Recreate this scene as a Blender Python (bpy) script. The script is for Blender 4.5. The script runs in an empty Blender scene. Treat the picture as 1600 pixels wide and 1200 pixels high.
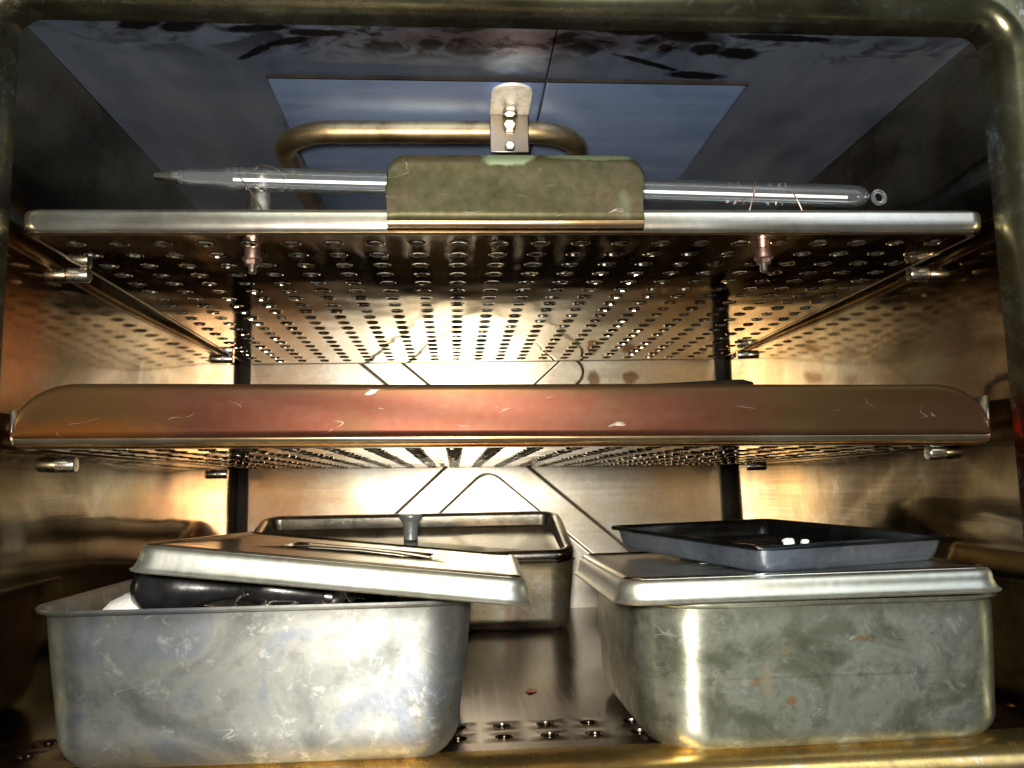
import bpy, math, random
from mathutils import Vector, Matrix, Euler
random.seed(7)
R = math.radians
sc = bpy.context.scene
col = sc.collection

# ------------------------------------------------------------------ camera, light, exposure
cam_d = bpy.data.cameras.new("camera")
cam_d.sensor_width = 36.0
cam_d.lens = 36.0 * 1300.0 / 1600.0
cam_d.clip_start = 0.005
cam_d.clip_end = 50
cam = bpy.data.objects.new("camera", cam_d)
col.objects.link(cam)
YAW, PITCH, ROLL = R(4.0654), R(7.027), R(1.1)
Fw = Vector((math.sin(YAW) * math.cos(PITCH), math.cos(YAW) * math.cos(PITCH), math.sin(PITCH)))
Rt = Vector((math.cos(YAW), -math.sin(YAW), 0))
Up = Rt.cross(Fw)
Rt, Up = Rt * math.cos(ROLL) - Up * math.sin(ROLL), Up * math.cos(ROLL) + Rt * math.sin(ROLL)
cam.matrix_world = Matrix(((Rt.x, Up.x, -Fw.x, 0), (Rt.y, Up.y, -Fw.y, 0), (Rt.z, Up.z, -Fw.z, 0), (0, 0, 0, 1)))
sc.camera = cam

w = bpy.data.worlds.new("World")
sc.world = w
w.use_nodes = True
w.node_tree.nodes["Background"].inputs[0].default_value = (0.80, 0.92, 0.95, 1)
w.node_tree.nodes["Background"].inputs[1].default_value = 0.065


def area(name, loc, target, sx, sy, power, color):
    d = bpy.data.lights.new(name, 'AREA')
    d.shape = 'RECTANGLE'
    d.size, d.size_y = sx, sy
    d.energy = power
    d.color = color
    o = bpy.data.objects.new(name, d)
    col.objects.link(o)
    o.location = loc
    o.rotation_euler = (Vector(target) - Vector(loc)).to_track_quat('-Z', 'Y').to_euler()
    return o


area("camera_flash", (-0.012, -0.005, 0.026), (0.02, 0.75, 0.03), 0.034, 0.024, 3.9, (1.0, 0.93, 0.82))
area("room_strip_lamp", (0.15, -0.75, 0.95), (0.03, 0.4, 0.0), 1.3, 0.22, 4.0, (0.93, 1.0, 0.86))
area("added_side_fill", (0.75, -0.50, 0.62), (0.0, 0.4, -0.05), 0.45, 0.6, 1.6, (0.75, 0.86, 1.0))  # added cool fill light from the right, an unseen source

sc.view_settings.view_transform = 'Standard'
sc.view_settings.look = 'None'
sc.view_settings.exposure = 0.22
sc.view_settings.gamma = 1.0
sc.cycles.max_bounces = 14
sc.cycles.glossy_bounces = 10
sc.cycles.transmission_bounces = 10
sc.cycles.sample_clamp_indirect = 5.0
sc.cycles.blur_glossy = 0.3


# ------------------------------------------------------------------ helpers
def tag(o, label, cat, group=None):
    o["label"] = label
    o["category"] = cat
    if group:
        o["group"] = group
    return o


def thing(name, label, cat, loc=(0, 0, 0), rot=None, group=None):
    o = bpy.data.objects.new(name, None)
    o.empty_display_size = 0.02
    col.objects.link(o)
    if rot is not None:
        o.rotation_mode = 'QUATERNION'
        o.rotation_quaternion = rot
    o.location = loc
    return tag(o, label, cat, group)


def rotm(yaw, pitch, roll):   # Rz @ Rx @ Ry in degrees
    return (Matrix.Rotation(R(yaw), 3, 'Z') @ Matrix.Rotation(R(pitch), 3, 'X') @ Matrix.Rotation(R(roll), 3, 'Y')).to_quaternion()


def obj(name, vf, mat, parent=None, sharp=38, loc=None, solid=None, bevel=None, label=None):
    me = bpy.data.meshes.new(name)
    me.from_pydata([tuple(v) for v in vf[0]], [], vf[1])
    me.validate()
    import bmesh
    bm = bmesh.new()
    bm.from_mesh(me)
    bmesh.ops.recalc_face_normals(bm, faces=bm.faces)
    bm.to_mesh(me)
    bm.free()
    me.polygons.foreach_set("use_smooth", [True] * len(me.polygons))
    me.set_sharp_from_angle(angle=R(sharp))
    me.materials.append(mat)
    o = bpy.data.objects.new(name, me)
    col.objects.link(o)
    if parent is not None:
        o.parent = parent
    if loc is not None:
        o.location = loc
    if solid:
        m = o.modifiers.new("thickness", 'SOLIDIFY')
        m.thickness = solid
        m.offset = -1
    if bevel:
        m = o.modifiers.new("bevel", 'BEVEL')
        m.width = bevel
        m.segments = 2
        m.limit_method = 'ANGLE'
    if label:
        o["label"] = label
    return o


def share(src, parent, loc=None, rot=None):
    o = src.copy()
    col.objects.link(o)
    o.parent = parent
    if loc is not None:
        o.location = loc
    if rot is not None:
        o.rotation_euler = rot
    return o


def join(*parts):
    V, F = [], []
    for v, f in parts:
        n = len(V)
        V += [tuple(p) for p in v]
        F += [tuple(i + n for i in q) for q in f]
    return V, F


def rrect(hx, hy, r, n=6, cx=0., cy=0.):
    r = min(r, hx * .999, hy * .999)
    P = []
    for sx, sy, a0 in ((1, -1, -90), (1, 1, 0), (-1, 1, 90), (-1, -1, 180)):
        for k in range(n + 1):
            a = R(a0 + 90 * k / n)
            P.append((cx + sx * (hx - r) + r * math.cos(a), cy + sy * (hy - r) + r * math.sin(a)))
    return P


def loft(rings, cap0=False, cap1=False, closed=True):
    n = len(rings[0])
    V = [tuple(p) for r_ in rings for p in r_]
    F = []
    for k in range(len(rings) - 1):
        for i in range(n if closed else n - 1):
            j = (i + 1) % n
            F.append((k * n + i, k * n + j, (k + 1) * n + j, (k + 1) * n + i))
    if cap0:
        F.append(tuple(range(n)))
    if cap1:
        b = (len(rings) - 1) * n
        F.append(tuple(b + i for i in range(n)))
    return V, F


def box(x0, x1, y0, y1, z0, z1):
    V = [(x, y, z) for x in (x0, x1) for y in (y0, y1) for z in (z0, z1)]
    return V, [(0, 1, 3, 2), (4, 6, 7, 5), (0, 4, 5, 1), (2, 3, 7, 6), (0, 2, 6, 4), (1, 5, 7, 3)]


def grid(fn, nu, nv):
    V = [fn(i / nu, j / nv) for i in range(nu + 1) for j in range(nv + 1)]
    F = [(i * (nv + 1) + j, (i + 1) * (nv + 1) + j, (i + 1) * (nv + 1) + j + 1, i * (nv + 1) + j + 1) for i in range(nu) for j in range(nv)]
    return V, F


def tube(path, rad, n=14, cap=True):
    pts = [Vector(p) for p in path]
    rads = rad if isinstance(rad, (list, tuple)) else [rad] * len(pts)
    rings, ref = [], None
    for i, p in enumerate(pts):
        t = (pts[min(i + 1, len(pts) - 1)] - pts[max(i - 1, 0)]).normalized()
        if ref is None:
            ref = t.orthogonal().normalized()
        ref = (ref - t * ref.dot(t)).normalized()
        b = t.cross(ref)
        rings.append([p + (ref * math.cos(2 * math.pi * k / n) + b * math.sin(2 * math.pi * k / n)) * rads[i] for k in range(n)])
    return loft(rings, cap, cap)


def lathe(prof, n=24, axis='z', c=(0, 0, 0)):
    rings = []
    for r_, h in prof:
        ring = []
        for k in range(n):
            a = 2 * math.pi * k / n
            p = (r_ * math.cos(a), r_ * math.sin(a), h)
            if axis == 'x':
                p = (h, r_ * math.cos(a), r_ * math.sin(a))
            elif axis == 'y':
                p = (r_ * math.cos(a), h, r_ * math.sin(a))
            ring.append((p[0] + c[0], p[1] + c[1], p[2] + c[2]))
        rings.append(ring)
    return loft(rings, True, True)


def perforated(x0, y0, nx, ny, dx, dy, rad, z0, th, n=14, skip=(), burr=1.):
    """Sheet of cells, each with a punched hole and a small raised burr on the underside."""
    V, F = [], []
    sq = []
    for k in range(n):
        a = 2 * math.pi * (k + .5) / n
        c, s = math.cos(a), math.sin(a)
        m = max(abs(c), abs(s))
        sq.append((c / m, s / m, c, s))
    # snap the four nearest points to the cell corners
    for cx_, cy_ in ((1, 1), (1, -1), (-1, 1), (-1, -1)):
        b = min(range(n), key=lambda k: (sq[k][0] - cx_) ** 2 + (sq[k][1] - cy_) ** 2)
        sq[b] = (cx_, cy_, sq[b][2], sq[b][3])
    for i in range(nx):
        for j in range(ny):
            cx_, cy_ = x0 + (i + .5) * dx, y0 + (j + .5) * dy
            jr = rad * random.uniform(.96, 1.04)
            b0 = len(V)
            if (i, j) in skip:
                continue
            hb = random.uniform(.6, 1.25) * burr
            for (qx, qy, c, s) in sq:
                V.append((cx_ + qx * dx / 2, cy_ + qy * dy / 2, z0))
            for rr, zz in ((jr + .0009, z0), (jr + .0005, z0 - .00045 * hb), (jr + .0001, z0 - .0004 * hb), (jr, z0), (jr, z0 + th)):
                for (qx, qy, c, s) in sq:
                    V.append((cx_ + c * rr, cy_ + s * rr, zz))
            for (qx, qy, c, s) in sq:
                V.append((cx_ + qx * dx / 2, cy_ + qy * dy / 2, z0 + th))
            for k in range(6):
                for q in range(n):
                    q2 = (q + 1) % n
                    F.append((b0 + k * n + q, b0 + k * n + q2, b0 + (k + 1) * n + q2, b0 + (k + 1) * n + q))
    return V, F


# ------------------------------------------------------------------ materials
class NT:
    def __init__(s, name):
        s.m = bpy.data.materials.new(name)
        s.m.use_nodes = True
        s.t = s.m.node_tree
        s.bsdf = s.t.nodes["Principled BSDF"]
        s.tc = s.n('ShaderNodeTexCoord').outputs['Object']

    def n(s, kind, **kw):
        o = s.t.nodes.new(kind)
        for k, v in kw.items():
            setattr(o, k, v)
        return o

    def l(s, a, b):
        s.t.links.new(a, b)

    def noise(s, scale, detail=4, rough=.55, stretch=(1, 1, 1), dist=0., off=(0, 0, 0)):
        mp = s.n('ShaderNodeMapping')
        mp.inputs['Scale'].default_value = stretch
        mp.inputs['Location'].default_value = off
        s.l(s.tc, mp.inputs['Vector'])
        nz = s.n('ShaderNodeTexNoise')
        nz.inputs['Scale'].default_value = scale
        nz.inputs['Detail'].default_value = detail
        nz.inputs['Roughness'].default_value = rough
        nz.inputs['Distortion'].default_value = dist
        s.l(mp.outputs[0], nz.inputs['Vector'])
        return nz.outputs['Fac']

    def ramp(s, fac, stops):
        r_ = s.n('ShaderNodeValToRGB')
        e = r_.color_ramp.elements
        while len(e) < len(stops):
            e.new(.5)
        for k, (p, c) in enumerate(stops):
            e[k].position = p
            e[k].color = (c[0], c[1], c[2], 1) if isinstance(c, (tuple, list)) else (c, c, c, 1)
        s.l(fac, r_.inputs[0])
        return r_.outputs[0]

    def mix(s, fac, a, b):
        m = s.n('ShaderNodeMix', data_type='RGBA')
        for sock, v in ((m.inputs[0], fac), (m.inputs[6], a), (m.inputs[7], b)):
            if isinstance(v, (int, float)):
                sock.default_value = v
            elif isinstance(v, tuple):
                sock.default_value = (v[0], v[1], v[2], 1)
            else:
                s.l(v, sock)
        return m.outputs[2]

    def rng(s, v, a, b, c, d):
        m = s.n('ShaderNodeMapRange')
        s.l(v, m.inputs[0])
        for k, x in enumerate((a, b, c, d)):
            m.inputs[k + 1].default_value = x
        return m.outputs[0]

    def math(s, op, a, b):
        m = s.n('ShaderNodeMath', operation=op)
        for k, v in ((0, a), (1, b)):
            if isinstance(v, (int, float)):
                m.inputs[k].default_value = v
            else:
                s.l(v, m.inputs[k])
        return m.outputs[0]

    def blob(s, c, r_, rot=(0, 0, 0), soft=.5, wob=.35, wscale=90):
        """0..1 mask of one ragged elliptical mark at object-space place c with radii r_."""
        mp = s.n('ShaderNodeMapping', vector_type='TEXTURE')
        mp.inputs['Location'].default_value = c
        mp.inputs['Rotation'].default_value = rot
        mp.inputs['Scale'].default_value = r_
        s.l(s.tc, mp.inputs['Vector'])
        ln = s.n('ShaderNodeVectorMath', operation='LENGTH')
        s.l(mp.outputs[0], ln.inputs[0])
        v = s.math('ADD', ln.outputs['Value'], s.rng(s.noise(wscale, 3), 0, 1, -wob, wob))
        return s.rng(v, 1.0 + soft * .5, 1.0 - soft * .5, 0, 1)

    def bump(s, h, strength, dist=.001, prev=None):
        b = s.n('ShaderNodeBump')
        b.inputs['Strength'].default_value = strength
        b.inputs['Distance'].default_value = dist
        s.l(h, b.inputs['Height'])
        if prev is not None:
            s.l(prev, b.inputs['Normal'])
        return b.outputs[0]

    def done(s, color, rough, metal=1.0, normal=None, aniso=0, **kw):
        B = s.bsdf.inputs
        for nm, v in (('Base Color', color), ('Roughness', rough), ('Metallic', metal)):
            if isinstance(v, (int, float)):
                B[nm].default_value = v
            elif isinstance(v, tuple):
                B[nm].default_value = (v[0], v[1], v[2], 1)
            else:
                s.l(v, B[nm])
        if normal is not None:
            s.l(normal, B['Normal'])
        for k, v in kw.items():
            B[k.replace('_', ' ')].default_value = v
        return s.m


def steel(name, stops, rough=(.2, .35), scale=14, brush=(1, 60, 60), bump=.12, marks=(), scratch=None, warp=.12, off=(0, 0, 0), stretch=(1, 1, 1), metal=1.0, aniso=0, grime=None, wsc=90, mott=0, brushc=.18, mscale=75, spec=.5, grain=.22):
    t = NT(name)
    big = t.noise(scale, 6, .6, stretch=stretch, dist=.6, off=off)
    c = t.ramp(big, stops)
    fine = t.noise(240, 4, .6)
    br = t.noise(9, 5, .65, stretch=brush)
    c = t.mix(t.rng(fine, .35, .75, 0, grain), c, (.16, .13, .10))
    c = t.mix(t.rng(br, .45, .8, 0, brushc), c, (.85, .80, .70))
    for (cc, rr, rot, colr, soft, amt) in marks:
        c = t.mix(t.math('MULTIPLY', t.blob(cc, rr, rot, soft, .45, 190), amt), c, colr)
    mo = None
    if mott:
        mo = t.noise(mscale, 9, .78, dist=.35, off=(7, 3, 9))
        c = t.mix(t.rng(mo, .53, .62, 0, mott), c, (.10, .095, .07))
        c = t.mix(t.rng(mo, .45, .36, 0, mott), c, (.85, .87, .82))
    if grime:
        gm = t.rng(t.noise(42, 5, .6, stretch=(1, 1.6, 1), dist=.8), .47, .58, 0, 1)
        c = t.mix(t.math('MULTIPLY', t.math('MULTIPLY', t.blob(grime[0], grime[1], (0, 0, 0), 1.2), gm), .93), c, (.018, .015, .014))
    if scratch:
        s1 = t.noise(26, 2, .5, stretch=(.8, .3, 2.6), dist=.25)
        s1 = t.rng(t.math('ABSOLUTE', t.math('SUBTRACT', s1, .5), 0), .0, .0032, scratch, 0)
        gate = t.rng(t.noise(55, 3, off=(3, 1, 2)), .56, .64, 0, 1)
        c = t.mix(t.math('MULTIPLY', s1, gate), c, (.9, .88, .8))
    mixr = t.math('ADD', t.math('MULTIPLY', big, .5), t.math('MULTIPLY', br, .5))
    if mo is not None:
        mixr = t.math('ADD', t.math('MULTIPLY', mixr, .5), t.math('MULTIPLY', mo, .5))
    ro = t.rng(mixr, .3, .7, rough[0], rough[1])
    n1 = t.bump(t.noise(10, 2, .5, off=off), warp, .01)
    n2 = t.bump(br, bump, .0006, n1)
    n3 = t.bump(fine, bump * .6, .0004, n2)
    if aniso:
        tg = t.n('ShaderNodeTangent', direction_type='RADIAL', axis='Z')
        t.l(tg.outputs[0], t.bsdf.inputs['Tangent'])
        t.bsdf.inputs['Anisotropic'].default_value = aniso
        t.bsdf.inputs['Anisotropic Rotation'].default_value = .25
    return t.done(c, ro, metal, n3, Specular_IOR_Level=spec)


GOLD = [(.30, (.13, .085, .045)), (.42, (.31, .225, .115)), (.52, (.50, .40, .24)), (.64, (.53, .46, .34)), (.78, (.26, .145, .065))]
M = {}
Y = (0, 0, 0)
M['back'] = steel('heat_tinted_back_steel', [(.3, (.66, .48, .28)), (.45, (.78, .70, .54)), (.6, (.82, .79, .71)), (.75, (.74, .60, .38))], (.33, .46), 9, (1, 60, 50), .10, aniso=.6,
                  marks=[((-.16, .755, .02), (.045, .1, .10), Y, (.62, .28, .09), .9, .6), ((.21, .755, .04), (.05, .1, .09), Y, (.70, .42, .14), 1., .6),
                         ((.13, .755, .098), (.006, .1, .007), Y, (.25, .13, .06), .5, .9), ((.165, .755, .099), (.007, .1, .006), Y, (.25, .13, .06), .5, .9)])
M['side_l'] = steel('heat_tinted_side_steel', GOLD, (.05, .13), 10, (60, 1, 50), .02, mott=.2, mscale=22, grain=.06, off=(1, 2, 0),
                    marks=[((-.19, .375, .07), (.035, .03, .035), Y, (.62, .20, .045), .9, .85), ((-.19, .46, .06), (.05, .06, .04), Y, (.26, .16, .09), 1., .7),
                           ((-.19, .56, -.03), (.05, .12, .03), Y, (.36, .17, .07), .9, .7)])  # orange patch in front, darker brown patches behind it
M['side_r'] = steel('heat_tinted_side_steel_dark', GOLD, (.05, .13), 9, (60, 1, 50), .02, mott=.2, mscale=22, grain=.06, off=(4, 0, 3),
                    marks=[((.2535, .44, .05), (.05, .09, .045), Y, (.20, .15, .10), .8, .7)])  # darker brown patch over the front half
cm = []
for (x, y, a, b, rt) in ((-.140, .364, .011, .0045, -14), (-.122, .3655, .011, .005, -18), (-.088, .366, .016, .003, -6), (-.062, .369, .014, .003, 0),
                         (-.092, .386, .014, .0025, -40), (-.075, .377, .01, .003, -20), (.084, .362, .020, .004, 4), (.112, .366, .012, .006, 10),
                         (.125, .378, .007, .006, 0), (.143, .381, .011, .005, 8), (.128, .404, .016, .004, 6), (.105, .377, .004, .003, 30), (.158, .366, .025, .003, 2), (.10, .392, .02, .002, 24)):
    cm.append(((x, y, .21), (a, b, .02), (0, 0, R(rt)), (.012, .011, .012), .35, .96))
cm.append(((.03, .372, .21), (.07, .010, .02), Y, (.16, .06, .03), .9, .7))
CB = [(.3, (.22, .29, .44)), (.5, (.34, .43, .62)), (.7, (.38, .44, .56))]
M['ceil'] = steel('blued_ceiling_steel', CB, (.40, .52), 8, (6, 1, 6), .05, marks=cm, metal=.975, grain=.05, grime=((.03, .372, .21), (.21, .016, .02)))
M['panel'] = steel('blue_sheen_panel_steel', [(.3, (.22, .34, .64)), (.6, (.36, .49, .80)), (.8, (.28, .38, .64))], (.42, .54), 7, (1, 12, 12), .05, metal=.84, grain=.04, marks=[((-.025, .452, .21), (.055, .016, .02), (0, 0, R(-3)), (.50, .66, 1.0), 1.1, .75), ((.10, .46, .21), (.05, .03, .02), Y, (.42, .55, .85), 1.3, .5)])  # marks paint a pale blue reflected sheen into the panel colour
M['floor'] = steel('brown_floor_steel', [(.3, (.05, .032, .022)), (.5, (.105, .070, .052)), (.7, (.15, .11, .088))], (.14, .26), 13, (40, 1, 40), .10,
                   marks=[((.080, .386, -.109), (.016, .010, .02), Y, (.42, .44, .42), .6, .55), ((.080, .386, -.109), (.011, .0065, .02), Y, (.12, .09, .07), .5, .9),
                          ((.10, .40, -.109), (.02, .02, .02), Y, (.36, .36, .36), 1.2, .4)])
M['frame'] = steel('worn_frame_steel', [(.3, (.07, .06, .032)), (.5, (.22, .21, .12)), (.7, (.38, .37, .25))], (.18, .34), 16, (1, 8, 8), .08, mott=.4, mscale=60, metal=.985,
                   marks=[((.252, .352, .022), (.010, .02, .016), Y, (.16, .018, .007), .9, .9), ((.03, .345, -.113), (.26, .05, .010), Y, (.78, .50, .16), .6, .8), ((.252, .350, .005), (.0045, .02, .020), Y, (.14, .022, .009), .9, .85)])  # gold band paints in the sill's highlight; red marks are rust
M['shelf'] = steel('shelf_steel', [(.3, (.42, .26, .12)), (.45, (.60, .50, .34)), (.6, (.66, .60, .48)), (.75, (.48, .25, .10))], (.03, .09), 10, (40, 1, 40), .05, warp=.18)
M['shelf_lip'] = steel('shelf_lip_steel', [(.3, (.50, .44, .34)), (.5, (.66, .61, .52)), (.7, (.70, .68, .62))], (.24, .36), 20, (1, 40, 40), .08)
M['brown_lip'] = steel('copper_brown_lip_steel', [(.25, (.050, .028, .011)), (.42, (.056, .019, .0105)), (.55, (.064, .021, .0125)), (.68, (.050, .026, .011)), (.85, (.07, .040, .017))], (.36, .50), 13, (1, 6, 6), .05, scratch=.3, brushc=.02, spec=.04, grain=.05, warp=.05, metal=.7, marks=[((-.19, 0, .01), (.035, .1, .05), Y, (.070, .042, .013), 1., .7), ((-.185, 0, .002), (.03, .1, .008), Y, (.15, .048, .010), 1., .8), ((.17, 0, .015), (.07, .1, .06), Y, (.050, .031, .012), 1.2, .7), ((.03, 0, .026), (.22, .1, .004), Y, (.052, .034, .013), 1.2, .6)])
M['gold_edge'] = steel('highlight_gold_edge', [(.3, (.50, .30, .14)), (.5, (.72, .50, .28)), (.7, (.74, .60, .42))], (.20, .30), 14, (1, 30, 30), .06)  # brighter gold paints a flash highlight along the bent edges
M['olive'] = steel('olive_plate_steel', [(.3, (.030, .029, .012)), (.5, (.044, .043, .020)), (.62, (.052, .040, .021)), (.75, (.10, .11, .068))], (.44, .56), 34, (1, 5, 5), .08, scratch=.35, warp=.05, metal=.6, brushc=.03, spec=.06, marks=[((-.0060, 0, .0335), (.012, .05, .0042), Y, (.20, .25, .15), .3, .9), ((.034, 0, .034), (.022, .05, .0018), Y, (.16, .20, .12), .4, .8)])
PS = [(.25, (.11, .12, .10)), (.40, (.20, .215, .21)), (.5, (.30, .31, .29)), (.6, (.215, .24, .28)), (.75, (.17, .16, .11))]
M['pan'] = steel('dull_pan_steel', PS, (.50, .70), 26, (1, 6, 1), .08, aniso=.6, scratch=.6, mott=.32, metal=.97, grain=.08, warp=.03)
M['pan_r'] = steel('stained_pan_steel', [(.25, (.15, .16, .10)), (.40, (.27, .285, .21)), (.52, (.46, .48, .39)), (.62, (.31, .34, .28)), (.75, (.24, .215, .11))], (.26, .50), 34, (1, 6, 1), .08, aniso=.8, scratch=.8, mott=.46, grain=.1, mscale=95, warp=.08, off=(2, 5, 1), metal=.87,
                   marks=[((-.035, -.0, .028), (.0024, .2, .0016), Y, (.45, .24, .06), .9, .6), ((.012, -.0, .044), (.004, .2, .0014), Y, (.42, .24, .08), .9, .6), ((-.02, 0, .02), (.0018, .2, .0018), Y, (.5, .2, .05), .9, .7), ((-.022, 0, .040), (.0018, .2, .0016), Y, (.5, .46, .15), .9, .5), ((0, 0, .0295), (.06, .2, .0006), Y, (.16, .12, .06), .8, .28), ((-.030, 0, .028), (.002, .2, .006), Y, (.55, .48, .30), .8, .8)])
M['pan_b'] = steel('tinted_pan_steel', [(.3, (.30, .20, .09)), (.48, (.40, .34, .21)), (.62, (.46, .45, .38)), (.75, (.34, .18, .08))], (.24, .40), 22, (1, 8, 8), .08, metal=.9, mott=.4)
M['lid'] = steel('polished_lid_steel', [(.3, (.56, .52, .44)), (.5, (.68, .66, .58)), (.7, (.72, .72, .68))], (.12, .24), 16, (30, 1, 30), .06)
M['skirt'] = steel('satin_skirt_steel', [(.3, (.60, .60, .48)), (.5, (.70, .70, .62)), (.7, (.74, .74, .70))], (.34, .48), 16, (30, 30, 1), .06)
M['tray_in'] = steel('dark_tray_inside', [(.3, (.09, .115, .16)), (.6, (.22, .27, .36)), (.8, (.34, .40, .50))], (.14, .26), 40, (1, 30, 30), .10)
M['tray'] = steel('blue_black_tray_steel', [(.3, (.20, .25, .34)), (.5, (.34, .41, .54)), (.7, (.46, .53, .64))], (.22, .36), 22, (1, 8, 8), .08, metal=.86, mott=.25)  # lighter than the inside: the lit look of the outer faces is painted in
M['bright'] = steel('bright_steel', [(.3, (.55, .52, .45)), (.7, (.75, .72, .66))], (.2, .34), 40, (30, 30, 1), .08)
M['knob'] = steel('grey_knob_steel', [(.3, (.20, .22, .23)), (.7, (.34, .37, .39))], (.3, .42), 60, (1, 1, 30), .08, metal=.5)
M['coppery'] = steel('coppery_nut_steel', [(.3, (.45, .24, .20)), (.6, (.66, .46, .40)), (.8, (.7, .65, .6))], (.25, .4), 160, (1, 1, 1), .08)
M['tubing'] = steel('tarnished_tube', [(.3, (.10, .045, .02)), (.44, (.28, .19, .085)), (.58, (.36, .27, .13)), (.72, (.15, .06, .025))], (.34, .5), 34, (1, 30, 30), .1, warp=.0)
M['darkmetal'] = steel('dark_bracket_steel', [(.3, (.10, .08, .06)), (.7, (.24, .20, .15))], (.25, .4), 40, (1, 1, 1), .08)
t = NT('black_seam'); M['black'] = t.done(t.ramp(t.noise(60), [(.3, (.006, .005, .004)), (.7, (.02, .015, .012))]), .7, 0, Specular_IOR_Level=.05)
t = NT('black_rubber')
M['rubber'] = t.done(t.ramp(t.noise(90), [(.3, (.004, .004, .004)), (.7, (.012, .012, .013))]), t.rng(t.noise(140), .3, .7, .16, .32), 0, t.bump(t.noise(300), .15, .0005))
t = NT('pale_ceramic')
M['pale'] = t.done(t.ramp(t.noise(160), [(.35, (.55, .50, .40)), (.6, (.72, .70, .62)), (.75, (.50, .30, .15))]), .5, 0.35, t.bump(t.noise(300), .2, .0005))
t = NT('white_gauze')
M['gauze'] = t.done(t.ramp(t.noise(220), [(.3, (.34, .34, .32)), (.7, (.52, .52, .50))]), .9, 0, t.bump(t.noise(500), .4, .001))
t = NT('white_cotton')
M['cotton'] = t.done(t.ramp(t.noise(220), [(.3, (.62, .62, .58)), (.7, (.82, .82, .80))]), .9, 0)
t = NT('rust'); M['rust'] = t.done(t.ramp(t.noise(400), [(.3, (.20, .055, .02)), (.7, (.36, .13, .05))]), .9, 0)
t = NT('highlight_core'); M['core'] = t.done((.95, .97, 1), .3, 0)
t = NT('clear_glass')
M['glass'] = t.m
gl = t.n('ShaderNodeBsdfGlossy'); gl.inputs['Roughness'].default_value = .05; gl.inputs['Color'].default_value = (.95, .98, 1, 1)
tp = t.n('ShaderNodeBsdfTransparent'); tp.inputs['Color'].default_value = (1, 1, 1, 1)
fz = t.n('ShaderNodeFresnel'); fz.inputs['IOR'].default_value = 1.5
df = t.n('ShaderNodeBsdfDiffuse'); df.inputs['Color'].default_value = (.86, .90, .95, 1)
m0 = t.n('ShaderNodeMixShader'); m0.inputs[0].default_value = .03
t.l(tp.outputs[0], m0.inputs[1]); t.l(df.outputs[0], m0.inputs[2])
mx = t.n('ShaderNodeMixShader')
t.l(fz.outputs[0], mx.inputs[0]); t.l(m0.outputs[0], mx.inputs[1]); t.l(gl.outputs[0], mx.inputs[2])
t.l(mx.outputs[0], t.t.nodes['Material Output'].inputs['Surface'])

# ------------------------------------------------------------------ the cabinet
CX, HW = .0315, .222
X0, X1, Y0, Y1, Z0, Z1 = CX - HW, CX + HW, .3555, .760, -.109, .2105
O = Vector((CX, .36, Z0))
cab = thing('steriliser_cabinet', 'heat-stained stainless steel cabinet interior with perforated shelves and blue-grey ceiling', 'cabinet', O)


def cpart(name, vf, mat, parent=None, **kw):
    o = obj(name, vf, mat, parent or cab, **kw)
    if parent is None:
        o.location = -O
    return o


# back wall with a pressed X-shaped rib
def seg(px, pz, a, b):
    ax, az = a
    bx, bz = b
    dx, dz = bx - ax, bz - az
    tt = max(0, min(1, ((px - ax) * dx + (pz - az) * dz) / (dx * dx + dz * dz)))
    return math.hypot(px - ax - tt * dx, pz - az - tt * dz)


def smin(a, b, k):
    h = max(k - abs(a - b), 0) / k
    return min(a, b) - h * h * k * .25


def rib(x, z):
    a = seg(x, z, (.107, .1045), (-.080, -.065)) - .0133
    b = seg(x, z, (-.088, .1335), (.166, -.082)) - .0122
    d = smin(a, b, .016)
    return max(0., min(1., .5 - d / .0017))


def sstep(v):
    return v * v * (3 - 2 * v)


BX0, BX1 = X0 + .0072, X1 - .0072
cpart('back_wall', grid(lambda u, v: (BX0 + (BX1 - BX0) * u, Y1 - .0015 * sstep(rib(BX0 + (BX1 - BX0) * u, Z0 + (Z1 - Z0) * v)), Z0 + (Z1 - Z0) * v), 480, 376), M['back'], sharp=60)
for s, xw, m in ((-1, X0, 'side_l'), (1, X1, 'side_r')):
    # slightly uneven sheet, curling into the front frame
    cpart('side_wall', grid(lambda u, v: (xw + s * .0012 * math.sin(u * 7 + v * 3) * math.sin(v * 6), Y0 + .002 + (Y1 - .011 - Y0) * u, Z0 - .002 + (Z1 - Z0 + .004) * v), 40, 30), M[m])
    cx_ = (X0 + .0035) if s < 0 else (X1 - .0035)
    cpart('corner_gap_strip', box(cx_ - .0042, cx_ + .0042, Y1 - .0035, Y1 + .004, Z0 - .001, Z1 + .001), M['black'])  # black strip stands in for the shade in the corner gap
# ceiling: two sheets meeting in a seam, two raised panels below them
SX = .0500
for a, b in ((X0, SX - .0004), (SX + .0004, X1)):
    cpart('ceiling_sheet', grid(lambda u, v: (a + (b - a) * u, Y0 + .002 + (Y1 + .002 - Y0) * v, Z1 + .0006 + .0006 * math.sin(u * 5) * math.sin(v * 5)), 24, 24), M['ceil'])
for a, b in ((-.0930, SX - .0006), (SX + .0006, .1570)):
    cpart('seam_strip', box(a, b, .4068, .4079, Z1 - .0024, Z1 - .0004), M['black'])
    cpart('ceiling_panel', loft([[(x, y, z) for x, y in rrect((b - a) / 2 - i, .171 - i, .002, 3, (a + b) / 2, .579)] for i, z in ((0, Z1 - .0012), (0, Z1 - .0016), (.0006, Z1 - .0020))], False, True), M['panel'])
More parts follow.
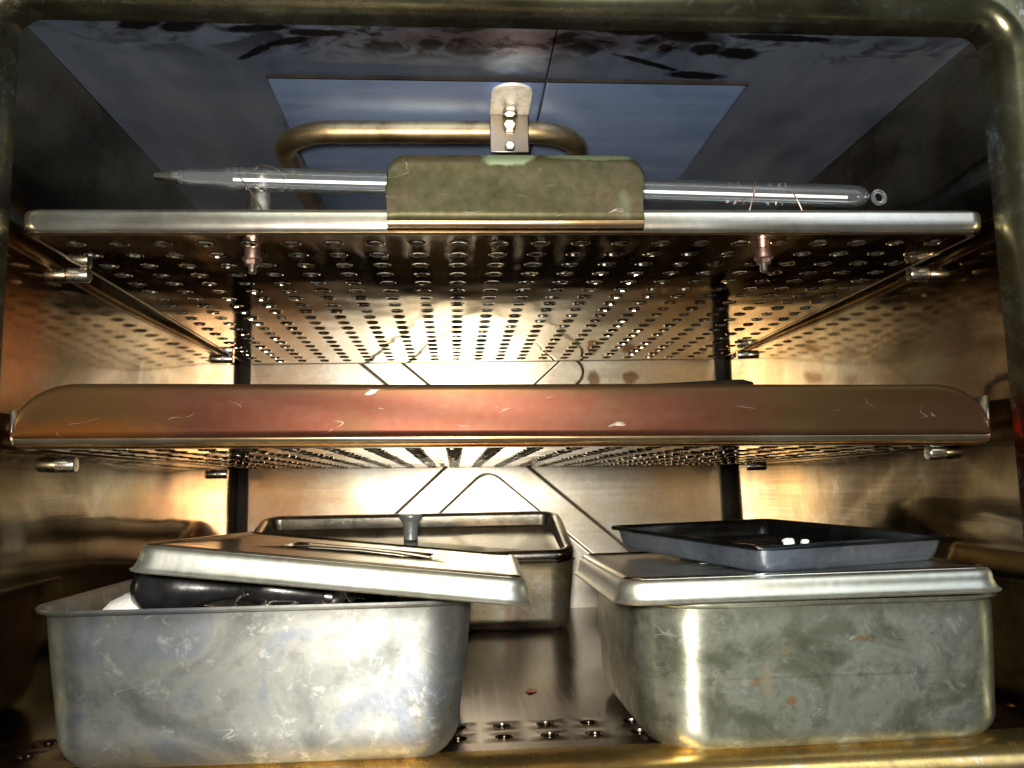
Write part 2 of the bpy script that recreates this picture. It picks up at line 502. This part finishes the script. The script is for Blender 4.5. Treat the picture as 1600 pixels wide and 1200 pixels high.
# front frame: a rounded bead running round the opening
fr = []
for e, y in ((-.0016, .3588), (-.0012, .3545), (-.0004, .350), (0.0022, .3445), (.0060, .3415), (.0115, .3404), (.024, .3402), (.028, .339), (.09, .338)):
    fr.append([(x, y, z) for x, z in rrect(HW + e, (Z1 - Z0) / 2 + e + .0002, max(.006, .0125 + e * 1.7), 10, CX, (Z0 + Z1) / 2)])
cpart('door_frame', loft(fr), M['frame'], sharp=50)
# floor plate with two rows of holes at its front
fx0, nx = -.1905, 22
fl = perforated(fx0, .3720, nx, 2, .0201, .0173, .0040, Z0, -.0012, 16, burr=.35)
fl = ([(x, y, Z0 - (z - Z0) if abs(z - Z0) < .0011 else z) for x, y, z in fl[0]], fl[1])
xe = fx0 + nx * .0201
cpart('floor_plate', join(fl, ([(X0 - .001, .4066, Z0), (X1 + .001, .4066, Z0), (X1 + .001, Y1 + .005, Z0), (X0 - .001, Y1 + .005, Z0)], [(0, 1, 2, 3)]),
                          ([(X0 - .001, .3545, Z0), (X1 + .001, .3545, Z0), (X1 + .001, .372, Z0), (X0 - .001, .372, Z0)], [(0, 1, 2, 3)]),
                          ([(xe, .372, Z0), (X1 + .001, .372, Z0), (X1 + .001, .4066, Z0), (xe, .4066, Z0)], [(0, 1, 2, 3)])), M['floor'])
cpart('floor_backing', box(X0 - .001, X1 + .001, .366, .412, Z0 - .0035, Z0 - .0016), M['floor'])
cpart('outer_shell', (lambda b: (b[0], [f for k, f in enumerate(b[1]) if k != 2]))(box(X0 - .03, X1 + .03, .3395, Y1 + .03, Z0 - .022, Z1 + .03)), M['black'])
# support pegs
pegm = None
for zt in (.1124, .0172):
    for y in (.418, .690):
        for xa, xb, s in ((X0 - .002, -.1765, 1), (X1 + .002, .2412, -1)):
            pz = zt - .0039 + (.0012 if zt < .05 and s > 0 else 0)
            if pegm is None:
                pegm = obj('support_peg', lathe([(.0028, 0), (.0030, .0004), (.0030, .0030), (.0037, .0034), (.0037, .0128), (.0033, .0134), (.002, .0135)], 20, 'x'), M['bright'], cab)
                xa -= s * (.001 if zt > .05 else .0035)
                pegm.location = Vector((xa, y, pz)) - O
            else:
                share(pegm, cab, Vector((xa - s * (.001 if zt > .05 else .0035), y, pz)) - O, (0, 0, 0 if s > 0 else math.pi))
# heating element: U-shaped tube under the ceiling, with its bracket
pth = []
zt, yt, rb = .1990, .4485, .030
for k in range(12):
    pth.append((-.0965, .752 - (.752 - yt - rb) * k / 11, zt - .002))
for k in range(1, 11):
    a = R(180 + 90 * k / 10)
    pth.append((-.0965 + rb + rb * math.cos(a), yt + rb + rb * math.sin(a), zt - .002 + .001 * k / 10))
for k in range(1, 12):
    pth.append((-.0665 + (.046 + .0665) * k / 12, yt, zt - .001 + .001 * k / 12))
for k in range(11):
    a = R(270 + 90 * k / 10)
    pth.append((.046 + rb * math.cos(a), yt + rb + rb * math.sin(a), zt))
for k in range(1, 12):
    pth.append((.076, yt + rb + (.752 - yt - rb) * k / 11, zt))
cpart('heating_element', tube(pth, .0062, 18), M['tubing'])
bx = .0340
brk = obj('element_bracket', box(-.0108, .0108, 0, .0014, -.0215, .0006), M['darkmetal'], cab, loc=Vector((bx - .0015, .4400, .2050)) - O, bevel=.0005)
tb = [(.0108, .0015), (.0108, -.024)] + [(.0108 * math.cos(R(a)), -.024 - .010 * math.sin(R(a))) for a in range(10, 171, 10)] + [(-.0108, -.024), (-.0108, .0015)]
obj('bracket_tab', loft([[(x, y, z) for x, y in tb] for z in (.0004, .0020)], True, True), M['pale'], brk)


def hexbolt(name, parent, loc, r_, h, mat, axis='z', stud=None):
    pr = [(r_ * .9, 0), (r_, h * .15), (r_, h * .85), (r_ * .8, h)]
    v = lathe(pr, 6, axis)
    if stud:
        v = join(v, lathe([(stud[0], h * .9), (stud[0], h + stud[1]), (stud[0] * .7, h + stud[1] + .0006)], 12, axis))
    return obj(name, v, mat, parent, sharp=25, loc=loc)


hexbolt('bolt', brk, (0, -.008, 0), .0042, -.0030, M['bright'], 'z', None)
hexbolt('bolt', brk, (0, 0, -.0066), .0038, -.0028, M['bright'], 'y')
hexbolt('bolt', brk, (0, 0, -.0185), .0030, -.0030, M['bright'], 'y')


# ------------------------------------------------------------------ shelves
M['shelf_top'] = steel('shaded_shelf_top', [(.3, (.05, .035, .025)), (.5, (.11, .08, .055)), (.7, (.17, .13, .09))], (.16, .28), 12, (40, 1, 40), .06)  # darker colour puts the shade on the shelf tops into the material


def shelf_base(root, W, D, side_h, first_y, mat_lip, rx=.014, back_h=.010, open_front=False):
    nx, ny, dx, dy = 22, 20, .01911, .0185
    gx, gy = -nx * dx / 2, first_y - dy / 2
    v = perforated(gx, gy, nx, ny, dx, dy, .0036, 0, .0011)
    ix, iy0, iy1 = W / 2 - .0015, .0015, D - .0015
    for zz in (0, .0011):
        for a, b, c, d in ((-ix, ix, iy0, gy), (-ix, ix, gy + ny * dy, iy1), (-ix, gx, gy, gy + ny * dy), (gx + nx * dx, ix, gy, gy + ny * dy)):
            if b > a and d > c:
                v = join(v, ([(a, c, zz), (b, c, zz), (b, d, zz), (a, d, zz)], [(0, 1, 2, 3)]))
    o = obj('perforated_sheet', v, M['shelf'], root, sharp=18)
    o.data.materials.append(M['shelf_top'])
    for p in o.data.polygons:
        if p.center.z > .00108:
            p.material_index = 1


SG = 'perforated shelves on pegs inside the cabinet'
up = thing('perforated_shelf', 'upper perforated steel shelf with olive pull plate at centre front', 'shelf', (.0317, .3582, .1126), rotm(0.0, 0, -.17), SG)
W, D = .434, .3886
shelf_base(up, W, D, .01, .0176, M['shelf_lip'])
# rolled rim all round
rim = []
for e, z in ((-.0030, -.0002), (-.0012, -.0002), (.0000, .0004), (.0010, .0016), (.0014, .0034), (.0014, .0085), (.0010, .0098), (.0000, .0104), (-.0010, .0098), (-.0014, .0085), (-.0014, .0013)):
    rim.append([(x, y, z) for x, y in rrect(W / 2 + e - .0014, D / 2 + e - .0014, .0075, 8, 0, D / 2)])
obj('rolled_rim', loft(rim), M['shelf_lip'], up, sharp=60)


def lip_plate(x0, x1, h, rx, rz, rb, yf, zb=0., nx_=90, back=.012, wav=0., th=.0013):
    xs = sorted(set([x0 + (x1 - x0) * k / nx_ for k in range(nx_ + 1)] + [x0 + rx * (1 - math.cos(R(90 * k / 14))) for k in range(15)] + [x1 - rx * (1 - math.cos(R(90 * k / 14))) for k in range(15)]))
    V, F = [], []
    nseg = None
    for x in xs:
        d = min(x - x0, x1 - x)
        top = h if d >= rx else h - rz + rz * math.sqrt(max(0, 1 - ((rx - d) / rx) ** 2))
        top += wav * math.sin(x * 60) * .0004
        prof = [(yf + back, zb)]
        for k in range(7):
            a = R(270 - 90 * k / 6)
            prof.append((yf + rb + rb * math.cos(a), zb + rb + rb * math.sin(a)))
        for k in range(1, 9):
            prof.append((yf + .0006 * math.sin(x * 31 + k * .6) * (k / 8.), zb + rb + (top - rb - zb) * k / 8.))
        nseg = len(prof)
        V += [(x, p[0], p[1]) for p in prof]
    for i in range(len(xs) - 1):
        for k in range(nseg - 1):
            F.append((i * nseg + k, (i + 1) * nseg + k, (i + 1) * nseg + k + 1, i * nseg + k + 1))
    ix = [i for i in range(len(xs))]
    low = ([v for v in V], [f for n_, f in enumerate(F) if n_ % (nseg - 1) < 7])
    return (V, [f for n_, f in enumerate(F) if n_ % (nseg - 1) >= 7]), low


def clean(vf):
    used = sorted({i for f in vf[1] for i in f})
    mp = {o: n for n, o in enumerate(used)}
    return [vf[0][i] for i in used], [tuple(mp[i] for i in f) for f in vf[1]]


pp, pe = lip_plate(-.0600, .0545, .0342, .009, .009, .0030, -.0016, .0018)
obj('pull_plate', clean(pp), M['olive'], up, sharp=60, solid=.0012)
obj('bent_edge', clean(pe), M['gold_edge'], up, sharp=60, solid=.0012)


# clips that carry the glass tube: strip on top of the sheet, bolt and nut beneath, tie wire round the tube
def clip(x, y, tall, kind):
    zt_ = .0014
    if kind == 0:
        prof = [(-.012, 0), (.003, 0), (.005, .001), (.0066, .004), (.0074, .012), (.0078, .024), (.0074, .034), (.0062, .0385)]
        strip = loft([[(-.0062 + .0016 * (z / .0385), yy, z), (.0054 + .002 * (z / .0385) * (1 if z < .03 else .2), yy, z)] for yy, z in prof], closed=False)
    else:
        prof = [(-.010, 0), (.003, 0), (.005, .001), (.0066, .004), (.0072, .009), (.0074, .0128)]
        strip = loft([[(-.009, yy, z), (.009, yy, z)] for yy, z in prof], closed=False)
    c = obj('tube_clip', strip, M['bright'], up, loc=(x, y, zt_), solid=.0007)
    hexbolt('nut', c, (0, 0, -.0066), .0037, -.0026, M['coppery'], 'z')
    obj('washer', lathe([(.0030, -.0016), (.0034, -.0016), (.0036, -.0040), (.0036, -.0052), (.0046, -.0054), (.0046, -.0064), (.003, -.0066)], 18), M['coppery'], c)
    obj('bolt', lathe([(.0024, .0015)] + [(.0020 if k % 2 else .00165, -.0015 - k * .00062) for k in range(19)] + [(.0010, -.0132)], 12), M['bright'], c)
    return c


c1 = clip(-.1247, .0275, 1, 0)
c2 = clip(.1198, .0275, 0, 1)
# wire loops
def wire(pts, rad, parent):
    P = []
    n = len(pts)
    for i in range(n - 1):
        p0, p1, p2, p3 = [Vector(pts[max(0, min(n - 1, k))]) for k in (i - 1, i, i + 1, i + 2)]
        for k in range(6):
            t_ = k / 6
            P.append(.5 * ((2 * p1) + (p2 - p0) * t_ + (2 * p0 - 5 * p1 + 4 * p2 - p3) * t_ ** 2 + (3 * p1 - p0 - 3 * p2 + p3) * t_ ** 3))
    P.append(Vector(pts[-1]))
    return obj('tie_wire', tube(P, rad, 6), M['coppery'], parent)


wire([(.016, -.0095, .0290), (.012, -.0068, .0352), (.004, -.004, .0382), (-.003, .001, .0372), (-.005, -.007, .0325), (-.0005, -.0092, .0255), (.004, -.0075, .0185), (.0045, -.002, .0165), (.003, .005, .020)], .00032, c1)
wire([(-.010, -.008, .0110), (-.008, -.0092, .0180), (-.0055, -.0090, .0265), (-.004, -.004, .0310), (-.003, .003, .028)], .00038, c2)
wire([(.019, -.008, .0100), (.016, -.0095, .0165), (.0135, -.0092, .0225), (.0128, -.005, .0265), (.013, .002, .026)], .00032, c2)

md = thing('perforated_shelf', 'middle perforated steel shelf with full-width reddish brown front lip', 'shelf', (.0288, .3600, .0180), rotm(0.0, 0, .62), SG)
W2 = .4245
shelf_base(md, W2, .3886, .016, .0185, M['shelf_lip'])
pp, pe = lip_plate(-W2 / 2, W2 / 2, .0262, .026, .0205, .0046, 0, -.0006, 120)
obj('front_lip', clean(pp), M['brown_lip'], md, sharp=60, solid=.0013)
obj('bent_edge', clean(pe), M['gold_edge'], md, sharp=60, solid=.0013)
for s in (-1, 1):
    obj('side_lip', loft([[(s * (W2 / 2 - .001), y, 0), (s * (W2 / 2 + .0008), y, .0008), (s * (W2 / 2 + .0022), y, .003), (s * (W2 / 2 + .0026), y, .0155 if s < 0 else .0215)] for y in (.002, .02, .2, .386)], closed=False), M['shelf_lip'], md, solid=.0012)
obj('back_lip', box(-W2 / 2 + .002, W2 / 2 - .002, .3855, .3868, 0.0005, .0265), M['shelf_top'], md, bevel=.0004)

# ------------------------------------------------------------------ glass tube on the upper shelf
xa, xb = -.137, .2085
ax = Vector((.346, 0, -.0082)).normalized()
gt = thing('glass_tube', 'long clear glass tube lying behind the front edge of upper shelf', 'glass tube', (-.0310, .3800, .1430), ax.to_track_quat('X', 'Z'))
def hollow(prof, th):
    inner = [(max(.0002, r_ - th), h) for r_, h in prof]
    a = lathe(prof, 28, 'x')
    b = lathe(inner, 28, 'x')
    return join(a, (b[0], [tuple(reversed(f)) for f in b[1]]))
x_l = -.0950
body = [(.0012, x_l + .0002), (.0030, x_l + .0004), (.0035, x_l + .003), (.0042, x_l + .006), (.0041, x_l + .015), (.0046, x_l + .020), (.0054, x_l + .0225), (.0055, x_l + .026), (.0055, .10), (.0055, .226), (.0052, .2295), (.0044, .232), (.003, .2337), (.001, .2342)]
g = obj('glass_body', lathe(body, 28, 'x'), M['glass'], gt, sharp=70)
obj('highlight_core', tube([(-.0700, 0, -.0006), (0, 0, -.0004), (.12, 0, -.0006), (.224, 0, -.0006)], .0008, 12), M['core'], gt, sharp=70)  # white rod stands in for the long highlight along the glass
obj('end_tip', lathe([(.0006, -.1060), (.0018, -.1055), (.0022, -.1025), (.0030, -.0985), (.0031, -.0945)], 18, 'x'), M['bright'], gt)
tor = []
for k in range(25):
    a = 2 * math.pi * k / 24
    tor.append((.2395 + .0030 * math.cos(a), -.001, .0030 * math.sin(a) - .0005))
obj('end_ring', tube(tor, .0012, 10, False), M['glass'], gt, sharp=70)


# ------------------------------------------------------------------ pans and lids
def pan(root, hw, hd, h, r_, taper, rb, flange, mat, front_y=0):
    """Body from rim down to a rounded bottom; root sits on the floor below the pan's centre front."""
    cy = hd
    rings = []
    def ring(e, z, rr):
        return [(x, y, z) for x, y in rrect(hw + e, hd + e, max(.004, rr + e), 9, 0, cy)]
    if flange:
        rings += [ring(flange, h - .0018, r_), ring(flange + .0006, h - .0006, r_), ring(flange, h + .0002, r_), ring(flange * .4, h - .0001, r_), ring(.0012, h - .0005, r_), ring(0, h - .0022, r_)]
    else:
        rings += [ring(-.0008, h, r_), ring(.0002, h, r_), ring(.0006, h - .001, r_)]
    for k in range(1, 9):
        f = k / 8.
        rings.append(ring(-taper * f + .00015 * math.sin(f * 5), h - .003 - (h - .003 - rb) * f, r_))
    for k in range(1, 9):
        a = R(90 * k / 8)
        rings.append(ring(-taper - rb * (1 - math.cos(a)), rb - rb * math.sin(a), r_))
    rings.append(ring(-taper - rb - .01, 0, r_))
    o = obj('pan_body', loft(rings, False, True), mat, root, sharp=55, solid=.0010)
    return o


def lid(root, hw, hd, h, r_, flare, mat, oval=None, strap=True):
    """Lid with the top at z=0, front edge centre at the origin."""
    N = 4 * 10
    out = rrect(hw, hd, r_, 9, 0, hd)
    def ring(e, z):
        return [(x, y, z) for x, y in rrect(hw + e, hd + e, max(.003, r_ + e), 9, 0, hd)]
    rings = []
    n = len(out)
    if oval:
        a_, b_, dz = oval
        def orng(s, z):
            res = []
            for (x, y) in out:
                an = math.atan2((y - hd) / hd, x / hw)
                res.append((a_ * s * math.cos(an), hd + b_ * s * math.sin(an), z))
            return res
        rings += [orng(.02, -dz), orng(.5, -dz), orng(.86, -dz * .9), orng(.95, -dz * .55), orng(1.0, -.0006), orng(1.05, 0.0006), orng(1.10, 0)]
        o2 = orng(1.10, 0)
        for f in (.33, .66):
            rings.append([tuple(p[k] * (1 - f) + (q[0], q[1], 0)[k] * f for k in range(3)) for p, q in zip(o2, rrect(hw - .003, hd - .003, r_, 9, 0, hd))])
    else:
        rings.append([(x * .02, hd + (y - hd) * .02, 0) for x, y in out])
    rings += [ring(-.0052, 0), ring(-.0044, .0006), ring(-.0032, .0005), ring(-.0014, -.0003), ring(-.0002, -.0014), ring(.0006, -.0030)]
    for k in range(1, 6):
        f = k / 5.
        rings.append(ring(.0006 + (flare - .0008) * f ** 2.2, -.0030 - (h - .0030) * f))
    rings.append(ring(flare + .0006, -h - .0002))
    rings.append(ring(flare + .0004, -h - .0009))
    o = obj('lid_top', loft(rings[:-9], True, False), mat, root, sharp=50, solid=.0007)
    obj('lid_skirt', loft(rings[-10:], False, False), M['skirt'], root, sharp=60, solid=.0007)
    if oval and strap:
        a_, b_, dz = oval
        st = loft([[(x, hd - .009, z), (x, hd + .009, z)] for x, z in [(-a_ * .98, -.0012), (-a_ * .8, -.0004), (-a_ * .4, .0006), (0, .0010), (a_ * .4, .0006), (a_ * .8, -.0004), (a_ * .98, -.0012)]], closed=False)
        obj('grip_strap', st, mat, root, solid=.0009)
    return o


PG, LG = 'stainless steel instrument pans', 'stainless steel pan lids'
p1 = thing('steel_pan', 'dull grey steel pan at front left, half open under a tilted lid', 'pan', (-.0795, .3410, Z0), rotm(-.6, 0, 0), PG)
pan(p1, .0850, .075, .0648, .021, .0052, .017, .0045, M['pan'])
p2 = thing('steel_pan', 'blotchy stained steel pan at front right carrying the blue-black tray', 'pan', (.1565, .3440, Z0), rotm(.3, 0, 0), PG)
pan(p2, .0795, .066, .0600, .026, .0018, .011, .0030, M['pan_r'])
p3 = thing('steel_pan', 'golden tinted steel pan at the back beneath the knobbed lid', 'pan', (-.0370, .6440, Z0), rotm(.4, 0, 0), PG)
pan(p3, .1290, .050, .0530, .020, .004, .010, .0020, M['pan_b'])

l1 = thing('pan_lid', 'bright steel lid with oval grip propped askew on the left pan', 'lid', (-.0475, .3300, -.0272), rotm(-2.88, -1.13, 6.1), LG)
lid(l1, .0755, .0715, .0095, .0085, .0028, M['lid'], (.042, .023, .007))
l2 = thing('pan_lid', 'steel lid closed flat on the right pan under the small tray', 'lid', (.1448 + .0030, .3400, -.0379), rotm(-.13, .2, -.45), LG)
lid(l2, .0800, .064, .0090, .0105, .0030, M['lid'], (.042, .023, .007))
# back lid: dished, with a rolled rim and a knob
l3 = thing('pan_lid', 'dished steel lid with grey knob slanting up towards the back wall', 'lid', (-.0365, .6430, -.0520), rotm(.2, 15.5, .1), LG)
hw, hd = .1275, .0525
dr = []
for e, z in ((-.1, 0), (-.016, -.0032), (-.0085, -.0040), (-.0070, -.0030), (-.0062, .0005), (-.0045, .0024), (-.0022, .0030), (.0002, .0022), (.0016, .0002), (.0018, -.006)):
    if e < -.05:
        dr.append([(x * .02, hd + (y - hd) * .02, -.0020 - .05 * hd) for x, y in rrect(hw, hd, .016, 9, 0, hd)])
    else:
        dr.append([(x, y, z - (.05 * y if e < -.0066 else 0)) for x, y in rrect(hw + e, hd + e, max(.004, .016 + e), 9, 0, hd)])
obj('lid_top', loft(dr, True, False), M['lid'], l3, sharp=60, solid=.0007)
kn = obj('knob', lathe([(.0045, 0), (.0058, .0006), (.0058, .004), (.0064, .012), (.0078, .0165), (.0094, .0178), (.0098, .0195), (.0092, .0208), (.006, .0212)], 24), M['knob'], l3, sharp=40)
kn.location = (.0005, .055, -.0050)
kn.rotation_euler = (R(-15.5), 0, 0)

# ------------------------------------------------------------------ small blue-black tray on the right lid
ty = math.degrees(math.atan2(.030, .0944))
st = thing('shallow_tray', 'small blue-black ribbed tray lying skewed on the right lid', 'tray', (.1560, .4170, -.0352), rotm(ty, 1.6, -.3))
tw, td, th_ = .0500, .0620, .0108
tr = []
def trr(e, z, r_=.005):
    return [(x, y, z) for x, y in rrect(tw + e, td + e, r_, 5)]
for e, z in ((.0036, th_ - .0016), (.0040, th_ - .0004), (.0034, th_ + .0004), (.0015, th_ + .0002), (.0004, th_ - .0010), (-.0010, .0035), (-.0020, .0012), (-.0038, 0)):
    tr.append(trr(e, z))
o = obj('tray_body', loft(tr, False, True), M['tray_in'], st, sharp=50, solid=.0010)
o.data.materials.append(M['tray'])
o.modifiers[0].material_offset = 1
rb_ = None
for k in range(9):
    if rb_ is None:
        rb_ = obj('rib', loft([[(-.0017, y, 0), (-.0008, y, z), (.0008, y, z), (.0017, y, 0)] for y, z in ((-.054, .0002), (-.051, .0016), (.051, .0016), (.054, .0002))], closed=False), M['tray_in'], st, loc=(-.040, 0, .0011))
    else:
        share(rb_, st, (-.040 + k * .010, 0, .0011))


def lump(name, loc, r_, mat, label, cat, sq=(1, 1, 1), seed=0, group=None):
    rnd = random.Random(seed)
    rings = []
    ph = [rnd.uniform(0, 6.28) for _ in range(6)]
    for i in range(1, 8):
        th = math.pi * i / 8
        ring = []
        for k in range(12):
            a = 2 * math.pi * k / 12
            rr = r_ * (1 + .22 * math.sin(2 * a + ph[0] + th * 2) + .16 * math.sin(3 * a + ph[1] - th * 3) + .1 * math.sin(5 * a + ph[2]))
            ring.append((rr * math.sin(th) * math.cos(a) * sq[0], rr * math.sin(th) * math.sin(a) * sq[1], r_ * math.cos(th) * sq[2]))
        rings.append(ring)
    o = obj(name, loft(rings, True, True), mat, None, sharp=80)
    o.location = loc
    return tag(o, label, cat, group)


lump('cotton_scrap', (.1590, .3935, -.0290), .0028, M['cotton'], 'larger white crumb of cotton lying in the blue-black tray', 'scrap', (1.1, .8, .8), 3, 'white crumbs in the small tray')
lump('cotton_scrap', (.1665, .3925, -.0290), .0019, M['cotton'], 'smaller white crumb right of the larger one in the tray', 'scrap', (1.1, .8, .8), 8, 'white crumbs in the small tray')
lump('rust_flake', (.0398, .4595, Z0 + .0006), .0026, M['rust'], 'orange rust flake on the dark floor between the pans', 'flake', (1.0, 1.5, .15), 5)

# ------------------------------------------------------------------ things in the left pan
def bulb(prof, loc, rot, label):
    o = thing('rubber_bulb', label, 'rubber bulb', loc, rot, 'black rubber bulbs in the left pan')
    obj('bulb_body', lathe(prof, 28, 'x'), M['rubber'], o, sharp=70)
    return o


b1 = bulb([(.001, -.0206), (.004, -.0200), (.0075, -.018), (.0104, -.014), (.0113, -.009), (.0108, -.003), (.0090, .004), (.0064, .011), (.0044, .018), (.0036, .026), (.0036, .032), (.002, .0325)],
          (-.1135, .362, -.0392), rotm(-8, 0, 2), 'larger black rubber bulb poking out under the left lid')
obj('neck_ring', lathe([(.0034, .026), (.0046, .0265), (.0046, .0295), (.0034, .030)], 20, 'x'), M['rubber'], b1)
b2 = bulb([(.001, -.0150), (.0035, -.0145), (.0056, -.012), (.0064, -.007), (.0062, .001), (.005, .009), (.0035, .016), (.0028, .022), (.001, .0225)],
          (-.0715, .358, -.0412), rotm(6, 0, 9), 'smaller black rubber bulb beside the metal fitting in left pan')
obj('neck_ring', lathe([(.003, .017), (.0044, .0175), (.0044, .0205), (.003, .021)], 20, 'x'), M['rubber'], b2)
hc = thing('hose_fitting', 'ribbed shiny metal fitting at the right end of the bulbs', 'fitting', (-.0515, .360, -.0465), rotm(20, 0, -38))
obj('ribbed_stem', lathe([(.0022, -.008)] + [(.0042 if k % 2 else .0032, -.0075 + k * .0014) for k in range(9)] + [(.0024, .0055)], 14, 'x'), M['bright'], hc, sharp=25)
obj('collar', lathe([(.003, .0055), (.0058, .0058), (.0060, .0100), (.004, .0104)], 6, 'x'), M['bright'], hc, sharp=25)
b3 = thing('rubber_hose', 'black rubber hose coiled low inside the left pan', 'hose', (-.078, .372, -.054))
obj('hose_length', tube([(.050 * math.cos(R(a)), .030 * math.sin(R(a)) + .02, .002 * math.sin(R(a * 2))) for a in range(-200, 100, 10)], .0050, 12), M['rubber'], b3)
lump('gauze_sheet', (-.1345, .371, -.0505), .0125, M['gauze'], 'crumpled white gauze under the larger rubber bulb', 'gauze', (1.25, 1.0, .75), 11)

sx = thing('steel_scissors', 'shiny steel scissors with finger rings between the black bulbs', 'scissors', (-.083, .3535, -.0445), rotm(12, 0, 4))
for dx_, dz_ in ((0, 0), (.013, .0012)):
    obj('finger_ring', tube([(dx_ + .0064 * math.cos(R(a)), .0035 * math.sin(R(a)), dz_ + .0036 * math.sin(R(a + 20))) for a in range(0, 361, 15)], .0011, 10, False), M['bright'], sx)
obj('blade', tube([(.006, .004, -.001), (.020, .008, -.002), (.045, .012, -.004)], [.0016, .0022, .0007], 8), M['bright'], sx)
obj('blade', tube([(.019, .002, .000), (.026, .008, -.001), (.046, .014, -.003)], [.0016, .0022, .0007], 8), M['bright'], sx)

# ------------------------------------------------------------------ dark rod lying on the middle shelf
rd = obj('bent_rod', tube([(.075, .470, .0540), (.10, .472, .0550), (.13, .473, .0562), (.158, .474, .0576), (.170, .476, .0580), (.176, .480, .0574), (.179, .488, .0540), (.180, .50, .0205)], .0022, 10), M['black'])
tag(rd, 'thin dark bent rod showing just above the brown shelf lip', 'rod')
